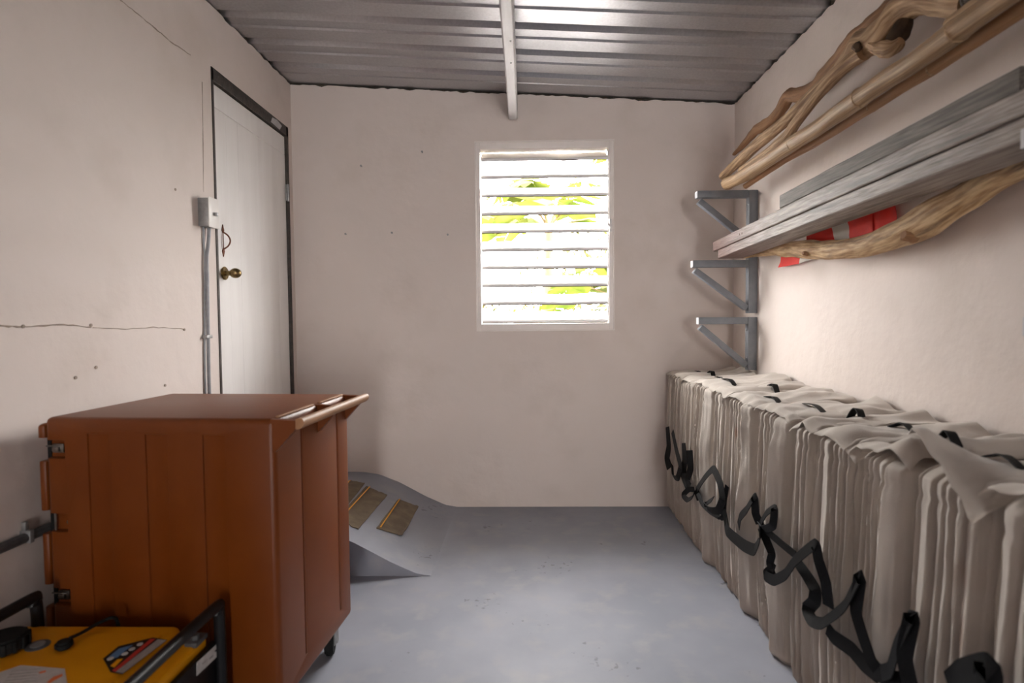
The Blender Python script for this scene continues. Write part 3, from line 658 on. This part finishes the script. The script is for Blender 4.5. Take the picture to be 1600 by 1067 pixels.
# ------------------------------------------------------------------ driftwood
def stick(name, lab, pts, rad, m, parent=None, n=14, amp=.16, freq=14, sub=8, cat='driftwood', flat=1., seed=0):
    P = [on(x, y, 'X', xx) for x, y, xx in pts]
    bm = NB(); tube(bm, P, rad, sub=sub, n=n, amp=amp, freq=freq, flat=flat, rough_seed=seed)
    return obj(name, bm, m, parent, smooth=60, label=lab, cat=None if parent else cat)
low_b = stick('driftwood_branch', 'thick pale crooked driftwood branch sagging under the grey planks', [(1160, 401, 1.135), (1200, 392, 1.135), (1235, 389, 1.13), (1290, 391, 1.125), (1350, 385, 1.12), (1400, 368, 1.12), (1450, 342, 1.12), (1500, 311, 1.125), (1550, 281, 1.13), (1600, 256, 1.13), (1690, 205, 1.13)],
      [.010, .024, .033, .035, .036, .042, .044, .040, .037, .034, .03], m_drift3, amp=.20, freq=9, sub=9, n=18)
for x, y, rr in ((1413, 366, .016), (1256, 395, .008)):
    q = on(x, y, 'X', 1.085); bm = NB(); tube(bm, [q+Vector((.03, 0, .0)), q+Vector((.004, -.002, -.002)), q+Vector((-.006, -.004, -.002))], [rr*1.6, rr*1.2, rr*.7], n=12, amp=.4, freq=60); kn_ = obj('knot', bm, m_drift2, low_b)
# upper pile, resting on the topmost arms (ZA1)
stick('driftwood_branch', 'brown crooked branch, topmost of the upper driftwood at the far end', [(1147, 241, 1.135), (1166, 221, 1.135), (1180, 205, 1.135), (1190, 198, 1.135), (1206, 188, 1.135), (1222, 168, 1.135), (1234, 150, 1.135), (1252, 148, 1.13), (1270, 138, 1.125), (1290, 116, 1.12), (1312, 90, 1.11), (1338, 62, 1.105), (1372, 34, 1.10), (1410, 6, 1.10), (1450, -16, 1.10), (1500, -30, 1.10)],
      [.009, .017, .022, .026, .024, .025, .029, .028, .024, .025, .026, .03, .034, .032, .03, .028], m_drift2, amp=.22, freq=16, sub=6, n=14)
trunk = stick('driftwood_log', 'gnarled forked driftwood trunk with a dark hollow, high on the right wall', [(1312, 108, 1.065), (1330, 86, 1.06), (1345, 66, 1.055), (1364, 62, 1.05), (1388, 46, 1.05), (1404, 24, 1.05), (1424, 6, 1.05), (1452, -4, 1.05), (1480, 2, 1.05), (1504, 2, 1.05), (1518, 0, 1.05)],
      [.022, .028, .036, .040, .045, .042, .040, .038, .037, .037, .036], m_drift, amp=.30, freq=13, sub=6, n=18)
q = [on(x, y, 'X', 1.04) for x, y in ((1402, 40), (1412, 46), (1408, 58), (1396, 66))]
bm = NB(); tube(bm, [on(1418, 28, 'X', 1.05), on(1410, 44, 'X', 1.045), on(1398, 60, 'X', 1.04), on(1388, 68, 'X', 1.035)], [.016, .022, .022, .012], n=12, amp=.3, freq=40); obj('hollow', bm, m_dark, trunk, label='dark rotten hollow')
bm = NB(); tube(bm, [on(1365, 66, 'X', 1.04), on(1380, 75, 'X', 1.03), on(1396, 74, 'X', 1.03), on(1408, 64, 'X', 1.035)], [.022, .024, .022, .012], n=12, amp=.4, freq=35); obj('burl', bm, m_drift, trunk)
bm = NB(); tube(bm, [on(1340, 74, 'X', 1.01), on(1338, 72, 'X', 1.0)], [.016, .009], sub=2, n=10, amp=.4, freq=60); obj('knot', bm, m_dark, trunk)
bm = NB(); q = on(1500, 3, 'X', 1.02); cyl(bm, on(1521, 0, 'X', 1.05), .034, .010, (.1, -1, .1), 20, .003); obj('sawn_end', bm, m_plank2, trunk, label='grey sawn end')
stick('driftwood_stick', 'straight tan stick leaning up from the far bracket to the trunk', [(1130, 275, 1.06), (1160, 247, 1.06), (1195, 216, 1.06), (1230, 187, 1.06), (1255, 163, 1.06), (1290, 128, 1.06), (1325, 94, 1.06)],
      [.022, .025, .025, .024, .024, .022, .02], m_drift, amp=.10, freq=12, seed=5)
stick('driftwood_stick', 'slim bent grey tan stick rising from the bamboo to the trunk', [(1158, 266, 1.025), (1200, 238, 1.025), (1228, 214, 1.025), (1243, 193, 1.02), (1262, 168, 1.02), (1290, 134, 1.02), (1322, 102, 1.03), (1350, 82, 1.035)],
      [.016, .020, .021, .020, .020, .021, .023, .024], m_drift, amp=.12, freq=12, seed=8)
# bamboo poles (nodes carry swollen rings)
def bamboo(lab, pts, x0, r0, r1, nodes, m, group=None, hollow=True):
    P = [on(x, y, 'X', xx) for x, y, xx in pts]
    bm = NB(); ps = cr(P, 14); L = len(ps)
    npos = [on(x, y, 'X', x0).y for x, y in nodes]
    rs = []
    for i, p in enumerate(ps):
        r = r0+(r1-r0)*i/(L-1); sw_ = sum(math.exp(-((p.y-q)/.010)**2) for q in npos); gr = sum(math.exp(-((p.y-q+.008)/.004)**2) for q in npos)
        rs.append(r*(1+.07*sw_-.05*gr))
    tube(bm, ps, rs, sub=1, n=18, amp=.16, freq=8)
    o = obj('bamboo_pole', bm, m, label=lab, cat='pole', smooth=60, group=group)
    for q in npos:
        k = min(range(L), key=lambda i: abs(ps[i].y-q)); t_ = (ps[min(k+1, L-1)]-ps[max(0, k-1)]).normalized()
        b2 = NB(); c_ = ps[k].lerp(ps[k+1 if ps[k+1].y < q else max(k-1, 0)], 0) ; tube(b2, [c_-t_*.003, c_, c_+t_*.003], [rs[k]*1.02, rs[k]*1.035, rs[k]*1.02], sub=1, n=18); obj('node_ring', b2, m_drift, o)
    return o
bamboo('thick tan bamboo pole with node rings along the top brackets', [(1136, 288, 1.02), (1165, 273, 1.02), (1220, 237, 1.02), (1280, 198, 1.02), (1345, 152, 1.02), (1420, 102, 1.02), (1490, 52, 1.02), (1560, 2, 1.02), (1660, -70, 1.02)], 1.02, .030, .0252, [(1240, 222), (1345, 152), (1494, 49)], m_bamboo)
bamboo('thin orange cane lying behind the thick bamboo pole', [(1165, 291, 1.09), (1225, 251, 1.09), (1280, 220, 1.09), (1350, 175, 1.09), (1450, 112, 1.09), (1540, 52, 1.09), (1620, 0, 1.09), (1700, -52, 1.09)], 1.09, .013, .019, [(1362, 167), (1455, 108)], m_cane)
bamboo('second bamboo pole above the thick one, at the near end only', [(1484, 40, 1.03), (1530, 6, 1.03), (1580, -32, 1.03), (1660, -92, 1.03)], 1.03, .017, .02, [], m_bamboo)

# red and white striped strip of cloth caught between planks and branch
st = empty('striped_cloth', on(1300, 400, 'X', 1.17), 'red and white striped cloth strip hanging behind the pale branch', 'cloth')
def cl(poly, m, x=1.172, d=.0):
    bm = NB(); P = [on(px_, py_, 'X', x) for px_, py_ in poly]
    def f(u, v):
        p = P[0].lerp(P[1], u).lerp(P[3].lerp(P[2], u), v); p.x += .006*nz(p.y*24, p.z*20); return p
    grid(bm, f, 8, 6); g_ = bmesh.ops.extrude_face_region(bm, geom=bm.faces[:]); bmesh.ops.translate(bm, verts=[v for v in g_['geom'] if isinstance(v, bmesh.types.BMVert)], vec=(.0015, 0, 0)); bmesh.ops.recalc_face_normals(bm, faces=bm.faces[:])
    obj('red_band' if m is m_redcloth else 'white_band', bm, m, st)
cl([(1261, 352), (1296, 340), (1305, 380), (1258, 384)], m_redcloth)
cl([(1296, 340), (1322, 332), (1328, 375), (1305, 380)], m_whitecloth)
cl([(1322, 332), (1360, 318), (1364, 362), (1328, 375)], m_redcloth)
cl([(1360, 318), (1398, 300), (1400, 345), (1364, 362)], m_redcloth, 1.176)
cl([(1222, 399), (1251, 396), (1248, 412), (1216, 418)], m_redcloth); cl([(1251, 396), (1285, 390), (1268, 405), (1248, 412)], m_whitecloth)

# ------------------------------------------------------------------ canvas bags
HB = .783
edges_px = [1043, 1053, 1066, 1083, 1116, 1137, 1180, 1237, 1274, 1340, 1423, 1546, 1690]
XF = .815
ey = [on(x, 581+.394*(x-1045), 'X', XF).y for x in edges_px]
ey[0] = YB-.012
# how far each bag stands out at its foot, read off the floor line
foot = [(1045, 792), (1067, 826), (1087, 856), (1124, 896), (1138, 920), (1178, 965), (1210, 1014), (1247, 1067)]
fx = [on(x, y, 'Z', 0) for x, y in foot]
print('FOOT', [(round(p.x, 3), round(p.y, 3)) for p in fx]); print('EDGES', [round(q, 3) for q in ey])
def footx(y):
    for a, b in zip(fx, fx[1:]):
        if a.y >= y >= b.y: return a.x+(b.x-a.x)*(a.y-y)/(a.y-b.y)
    return fx[0].x if y > fx[0].y else fx[-1].x-.01*0
labels = ['thin canvas storage bag squeezed against the back wall, first of the row', 'narrow canvas storage bag second from the back wall',
          'canvas storage bag third from the back wall, a strap hanging at its front', 'canvas storage bag fourth from the back wall, behind the big black strap loop',
          'narrow pleated canvas bag fifth from the back wall', 'canvas storage bag with an orange rust stain near its top edge', 'canvas storage bag next to the rust stained one, a black bow at its front',
          'canvas storage bag whose lid carries the black tab that stands up', 'canvas storage bag eighth-row neighbour with a sagging lid corner, four places from the near end',
          'canvas storage bag with a broad smooth upright lid panel', 'canvas storage bag whose lid corner stands up open over a dark gap', 'large canvas storage bag closest to the camera, cut off by the picture edge']
labels[8] = 'canvas storage bag between the black tabbed lid and the broad smooth lid panel'
bags = []
def make_bag(i):
    rnd = random.Random(100+i)
    y1, y0 = ey[i]-.002, ey[i+1]+.002; W = y1-y0; H = HB+rnd.uniform(-.006, .006)
    xf = XF; xb = XR-.012
    # pleats across the front: (start, end, depth, ridge pos)
    n = max(4, round(W/.030)); wide = i in (3, 5, 6, 9)
    ws = [rnd.uniform(.5, 1.5) for _ in range(n)]
    if wide: ws[-1] *= 3.2
    tot = sum(ws); cum = [0]
    for q in ws: cum.append(cum[-1]+q/tot)
    amp = [rnd.uniform(.007, .017) for _ in range(n)]; ph = [rnd.uniform(0, 9) for _ in range(n)]; rp = [rnd.uniform(.55, .86) for _ in range(n)]
    if wide: rp[-1] = .16; amp[-1] = .040
    def disp(s, z):                             # outward (towards -X) distance at front position s (0 far .. 1 near)
        zz = z/H
        s2 = s+(.020*math.sin(zz*5.2+ph[0])+.075*nz(zz*3.2, ph[0], s*4)+.02*nz(zz*8, ph[0]+4, s*6))*math.sin(PI*s)*min(1, (1-zz)*6+.1)
        k = 0
        while k < n-1 and s2 > cum[k+1]: k += 1
        u = min(1, max(0, (s2-cum[k])/(cum[k+1]-cum[k])))
        r = min(.9, max(.12, rp[k]+.22*nz(zz*3.1, ph[k])))
        tri = u/r if u < r else (1-u)/(1-r)
        tri = .6*tri+.4*tri**2.4
        a = amp[k]*(.75+.55*nz(zz*3.3, ph[k]+5))*(.55+.45*min(1, max(0, (1-zz)*9)))
        edge = min(s, 1-s)*W; rnd_ = .055*max(0, 1-edge/.032)**2
        groove = .004*math.exp(-((z-(H-.055))/.006)**2)
        wr = .0022*nz(s*W*60+ph[0], z*9, 5)+.004*nz(s*W*30+ph[0], z*26, 2)*(.3+max(0, 1-zz*5))
        belly = .010*math.sin(PI*min(1, zz*1.15))
        fo = (xf-footx(y1+(y0-y1)*s))*max(0, 1-zz)**1.2
        hem = -.012*max(0, 1-z/.02)**2
        topr = -.022*max(0, 1-(H-z)/.022)**2
        crease = .011*math.exp(-(min(u, 1-u)*(cum[k+1]-cum[k])*W/.0035)**2)*(.5+.8*nz(zz*2.7, ph[k]+8)+.4)*min(1, s*W/.01, (1-s)*W/.01)
        return a*tri-max(0, crease)-rnd_-groove+wr+belly+fo*.9+hem+topr
    NFS, NZ = max(40, int(W/.0026)), 44
    zs = [H*(k/NZ) for k in range(NZ)]+[H-.012, H-.004, H]
    zs = sorted(set(zs))
    bm = NB(); stl = bm.verts.layers.float.new('stain'); rings = []
    for z in zs:
        ring = []
        for k in range(NFS+1):
            s = k/NFS; y = y1+(y0-y1)*s; v = bm.verts.new((xf-disp(s, z), y, z)); ring.append(v)
            st_ = .30*max(0, 1-z/.14)*(.6+.8*nz(s*W*14, z*14, i))
            if i == 5: st_ += .95*max(0, 1-math.hypot((s-.38)*W/.018, (z-.655)/.034))**.5
            if i == 10: st_ += .6*max(0, 1-math.hypot((s-.80)*W/.012, (z-.50)/.05))**.5 + .35*max(0, 1-math.hypot((s-.78)*W/.03, (z-.62)/.04))
            if i == 1: st_ += .25*max(0, 1-abs(s-.6)*4)*max(0, nz(z*8, 1)+.4)
            v[stl] = min(.9, max(0, st_))
        for k in range(1, 9): ring.append(bm.verts.new((xf+.02+(xb-xf-.02)*k/8, y0+.004*nz(k*.9, z*8, i)+.002, z)))
        for k in range(1, 4): ring.append(bm.verts.new((xb, y0+(y1-y0)*k/4, z)))
        for k in range(0, 8): ring.append(bm.verts.new((xb-(xb-xf-.02)*k/8, y1+.004*nz(k*.9, z*8, i+.5)-.002, z)))
        rings.append(ring)
    m_ = len(rings[0])
    for a, b in zip(rings, rings[1:]):
        for k in range(m_): bm.faces.new((a[k], a[(k+1) % m_], b[(k+1) % m_], b[k]))
    cx_, cy_ = (xf+xb)/2, (y0+y1)/2; last = rings[-1]
    for sc, up in ((.93, .008), (.7, .014), (.4, .016)):
        new = [bm.verts.new((cx_+(v.co.x-cx_)*sc, cy_+(v.co.y-cy_)*sc, H+up+.006*nz(v.co.x*9, v.co.y*9, i))) for v in rings[-1]]
        for k in range(m_): bm.faces.new((last[k], last[(k+1) % m_], new[(k+1) % m_], new[k]))
        last = new
    bm.faces.new(last); bm.faces.new(rings[0][::-1])
    r = empty('canvas_bag', ((xf+xb)/2, (y0+y1)/2, 0), labels[i], 'bag', 'canvas bags standing along the right wall')
    obj('body', bm, m_canvas, r, smooth=80)
    # lid: a loose sheet over the top with an overhanging, wavy front hem
    bm = NB(); nu, nv = 44, max(10, int(W/.012)); seed = i*7.3
    def lid(u, v):                              # u: front to wall, v: far to near
        x = xf-.004+(xb-.012-xf+.004)*u; y = y1+.002-(W+.004)*v
        z = H+.014+.014*nz(x*7+seed, y*7, seed)+.009*nz(x*16, y*13+seed, 3)+.030*max(0, u-.45)*(1+2.2*nz(y*9, x*5, seed))
        z += .008*math.sin(PI*v)-.008*abs(2*v-1)**3
        c_ = y*46+x*9*nz(seed, 1)+2.5*nz(x*4, y*3, seed); z += .005*(1-abs(math.sin(c_))*1.6)*(.4+.9*nz(x*5, seed+2)+.3)
        e_ = max(0, 1-u/.09)
        z -= (.006+.012*(.5+nz(y*16+seed, 2)))*e_*e_; x -= .010*nz(y*20+seed, 5)*e_
        if i in (2, 4, 5, 7): z -= .018*e_*max(0, math.sin(v*PI*1.6+seed))
        if i == 9: z += .040*max(0, 1-abs(v-.78)/.34)*min(1, u*6+.5)
        if i == 10:
            z += .075*max(0, 1-abs(v-.06)/.50)*max(0, 1-u/.42); z -= .045*max(0, v-.6)/.4*max(0, 1-u/.18); x -= .02*max(0, 1-u/.18)*v
        if i == 8: z -= .02*max(0, 1-u*5)*v
        if i == 11: z += .012
        return Vector((x, y, z))
    grid(bm, lid, nu, nv); g_ = bmesh.ops.extrude_face_region(bm, geom=bm.faces[:]); bmesh.ops.translate(bm, verts=[v for v in g_['geom'] if isinstance(v, bmesh.types.BMVert)], vec=(0, 0, -.003)); bmesh.ops.recalc_face_normals(bm, faces=bm.faces[:])
    obj('lid', bm, m_canvas, r, smooth=80)
    return r, H, lid
for i in range(12): bags.append(make_bag(i))
# black tabs on the lids
for i, (px_, py_) in {0: (1092, 579), 1: (1117, 583), 2: (1145, 595), 3: (1160, 602), 4: (1210, 604), 5: (1233, 625), 6: (1270, 632), 7: (1328, 645), 8: (1408, 665), 9: (1506, 711), 10: (1562, 719)}.items():
    r, H, lid = bags[i]; best = None
    q = on(px_, py_, 'Z', H+.03); u = (q.x-XF+.012)/(XR-.024-XF+.012); u = min(.9, max(.15, u)); v = min(.75, max(.25, (ey[i]-q.y)/(ey[i]-ey[i+1])))
    bm = NB(); a = lid(u, v-.22); c_ = lid(u+.01, v); b_ = lid(u, v+.22)
    hgt = .010 if i != 7 else .02
    ribbon(bm, [a+Vector((0, 0, .001)), a.lerp(c_, .6)+Vector((0, 0, hgt)), c_+Vector((0, 0, hgt+.004)), b_.lerp(c_, .5)+Vector((0, 0, hgt)), b_+Vector((0, 0, .001))], .024, tw=(0, .3), ref=(0, 0, 1)); obj('tab', bm, m_webbing, r, label='black webbing tab')
# hanging straps, traced along the fronts
def P3(l): return [(1040+x/3.557, 650+y/3.557) for x, y in l]
def P4(l): return [(1180+x/3.81, 800+y/3.81) for x, y in l]
def strap(i, pts, wid=.024, tw=(.0, .3), xo=.045, arch=.0):
    n = len(pts); q = []
    for k, (x, y) in enumerate(pts):
        xx = XF-xo-arch*math.sin(PI*k/(n-1)); q.append(on(x, y, 'X', xx))
    bm = NB(); ribbon(bm, q, wid*1.25, (tw[0]*.8, tw[1]*.8), tau=.27); obj('strap', bm, m_webbing, bags[i][0], label='black webbing strap', smooth=60)
strap(0, P3([(10, 60), (18, 170), (8, 235), (22, 290)]), .03, (.3, .8))
strap(1, P3([(38, 85), (60, 190), (82, 280), (66, 345), (42, 335), (36, 270)]), .024, (.2, .7), arch=.02)
strap(2, P3([(100, 150), (106, 250), (98, 320), (126, 390)]), .030, (.2, .9)); strap(2, P3([(132, 190), (138, 290), (122, 350), (130, 395)]), .028, (.9, .2), .05)
strap(2, P3([(160, 408), (128, 408), (98, 440), (122, 466), (152, 448), (168, 412), (188, 468)]), .020, (.2, 1.0), arch=.02)
strap(3, P3([(168, 418), (215, 345), (265, 295), (302, 372), (316, 460), (292, 525), (250, 522), (222, 492), (262, 462)]), .026, (.2, .8), arch=.03)
strap(3, P3([(180, 430), (205, 490), (250, 535), (300, 565)]), .014, (.9, .4), .052)
strap(4, P3([(342, 388), (328, 470), (320, 560), (300, 572)]), .016, (.5, 1.1), .05)
strap(4, P3([(322, 520), (335, 580), (350, 640), (410, 690)]), .016, (.9, .2), .055)
strap(5, P3([(405, 612), (416, 560), (450, 520), (492, 452), (500, 540), (525, 600)]), .026, (.1, .7), arch=.02)
strap(5, P3([(332, 575), (345, 640), (430, 715), (492, 742), (522, 680), (527, 600)]), .032, (.1, .5), .05, arch=.03)
strap(6, P3([(525, 602), (560, 540), (604, 512), (594, 610), (545, 628), (525, 602)]), .020, (.3, .9), .055, .02)
strap(6, P3([(535, 610), (575, 650), (645, 710), (722, 772)]), .018, (.2, .2), .05)
strap(6, P3([(532, 620), (560, 690), (590, 765), (578, 822), (606, 850)]), .020, (1.2, .4), .05)
strap(7, P3([(600, 845), (555, 885), (600, 912), (665, 880), (722, 800), (828, 715), (850, 800), (890, 930), (905, 1060)]), .026, (.1, .5), .05, .03)
strap(7, P3([(715, 790), (780, 880), (830, 965), (826, 1030), (792, 1062)]), .026, (.2, 1.1), .055, .01)
strap(8, P4([(350, 535), (312, 585), (342, 648), (402, 660), (530, 560), (622, 385), (600, 600), (690, 880), (760, 970)]), .026, (.9, .1), .05, .02)
strap(8, P4([(428, 690), (470, 745), (570, 815), (650, 905), (740, 975)]), .028, (.1, .4), .05)
strap(9, P4([(720, 960), (800, 940), (850, 780), (932, 620), (890, 850), (920, 1017), (960, 1090)]), .026, (.2, .7), .05, .02)
strap(9, P4([(690, 930), (780, 990), (860, 1000), (900, 1040)]), .026, (.2, .5), .055)
strap(10, P4([(1150, 1030), (1230, 960), (1310, 935), (1385, 925), (1380, 1060), (1330, 1160)]), .036, (.2, .4), .05, .02)

# ------------------------------------------------------------------ outside the window: banana plants and shrubs on open ground
bm = NB(); bb(bm, (-14, YB+TH+.02, -.35), (14, 26, -.25)); obj('outside_ground', bm, m_ground, kind='structure', label='sunlit ground outside the window', smooth=0)
def leaf(bm, base, d, L, wid, droop, seed):
    base = Vector(base); d = Vector(d).normalized(); side = d.cross(Vector((0, 0, 1))).normalized()
    n = 16; rows = []
    for k in range(n+1):
        u = k/n; p = base+d*L*u+Vector((0, 0, -droop*u*u)); ww = wid*math.sin(PI*min(1, .06+.94*u))**.6*(1 if u > .1 else .25)
        tilt = Vector((0, 0, -.18*ww))
        rows.append((p, ww, tilt))
    for sg in (1, -1):
        k = 0
        while k < n:
            span = random.choice((1, 2, 3)); k2 = min(n, k+span)
            a, wa, ta = rows[k]; b, wb, tb_ = rows[k2]; sh = d*random.uniform(.01, .05); dz = Vector((0, 0, random.uniform(-.05, .01)))
            q = [bm.verts.new(a), bm.verts.new(b), bm.verts.new(b+side*sg*wb+tb_+sh*.4+dz), bm.verts.new(a+side*sg*wa+ta+sh+dz)]
            bm.faces.new(q if sg > 0 else q[::-1]); k = k2
    return bm
def banana(loc, h, n, lab, seed):
    random.seed(seed)
    r = empty('banana_plant', loc, lab, 'plant', 'banana plants outside the window')
    L = Vector(loc); bm = NB(); tube(bm, [L, L+Vector((.03, .02, h*.5)), L+Vector((.05, 0, h))], [.10, .085, .05], n=12); obj('stem', bm, m_trunk, r)
    for k in range(n):
        a = 2*PI*k/n+random.uniform(-.3, .3); el = random.uniform(.35, 1.2)
        d = Vector((math.cos(a)*math.cos(el), math.sin(a)*math.cos(el), math.sin(el)))
        bm = NB(); b0 = L+Vector((.05, 0, h-.05)); Lf = random.uniform(1.2, 1.8)
        leaf(bm, b0+d*.2, d, Lf, random.uniform(.18, .27), random.uniform(.5, 1.1), k)
        lf = obj('leaf', bm, m_leaf, r, smooth=0)
        b2 = NB(); tube(b2, [b0, b0+d*.2]+[b0+d*.2+d*Lf*u+Vector((0, 0, -.9*u*u*.8)) for u in (.3,)], [.02, .015, .008], n=6); obj('leaf_stalk', b2, m_trunk, lf)
banana((-.62, 5.6, -.25), 2.0, 10, 'banana plant with tattered leaves seen through the left half of the window', 11)
banana((.25, 7.2, -.25), 2.5, 11, 'banana plant with broad leaves behind the middle louvres', 23)
banana((1.1, 6.2, -.25), 1.5, 10, 'banana plant showing leaf tips at the right edge of the window', 31)
banana((.05, 5.75, -.25), 1.0, 9, 'low banana plant close outside the lower left louvres', 47)
def shrub(loc, r_, n, lab, seed, sz=.05):
    random.seed(seed); L = Vector(loc); e = empty('shrub', loc, lab, 'shrub')
    bm = NB()
    for k in range(n):
        v = Vector((random.gauss(0, 1), random.gauss(0, 1), random.gauss(0, 1))).normalized()*r_*random.random()**.4; v.z = abs(v.z)*1.3
        p = L+Vector((0, 0, .25))+v; a = Vector((random.gauss(0, 1), random.gauss(0, 1), random.gauss(0, 1))).normalized(); b = a.orthogonal().normalized()
        q = [p-a*sz, p+b*sz*.4, p+a*sz, p-b*sz*.4]; bm.faces.new([bm.verts.new(x) for x in q])
    obj('foliage', bm, m_leaf2, e, smooth=0, kind='stuff')
    bm = NB(); tube(bm, [L, L+Vector((.03, 0, .4)), L+Vector((0, .03, .9))], [.04, .03, .015], n=8); obj('stem', bm, m_trunk, e)
shrub((1.35, 8.6, -.25), 1.9, 2600, 'small leaved shrub beyond the right half of the window', 3)
shrub((.75, 5.0, -.25), .80, 1500, 'low dense shrub close outside the lower right louvres', 4, .035)
shrub((2.0, 11, -.25), 2.6, 2200, 'taller far shrub outside at the upper right louvres', 5, .08)
shrub((-.9, 9.5, -.25), 1.2, 1200, 'far shrub outside behind the left banana plant', 6, .06)
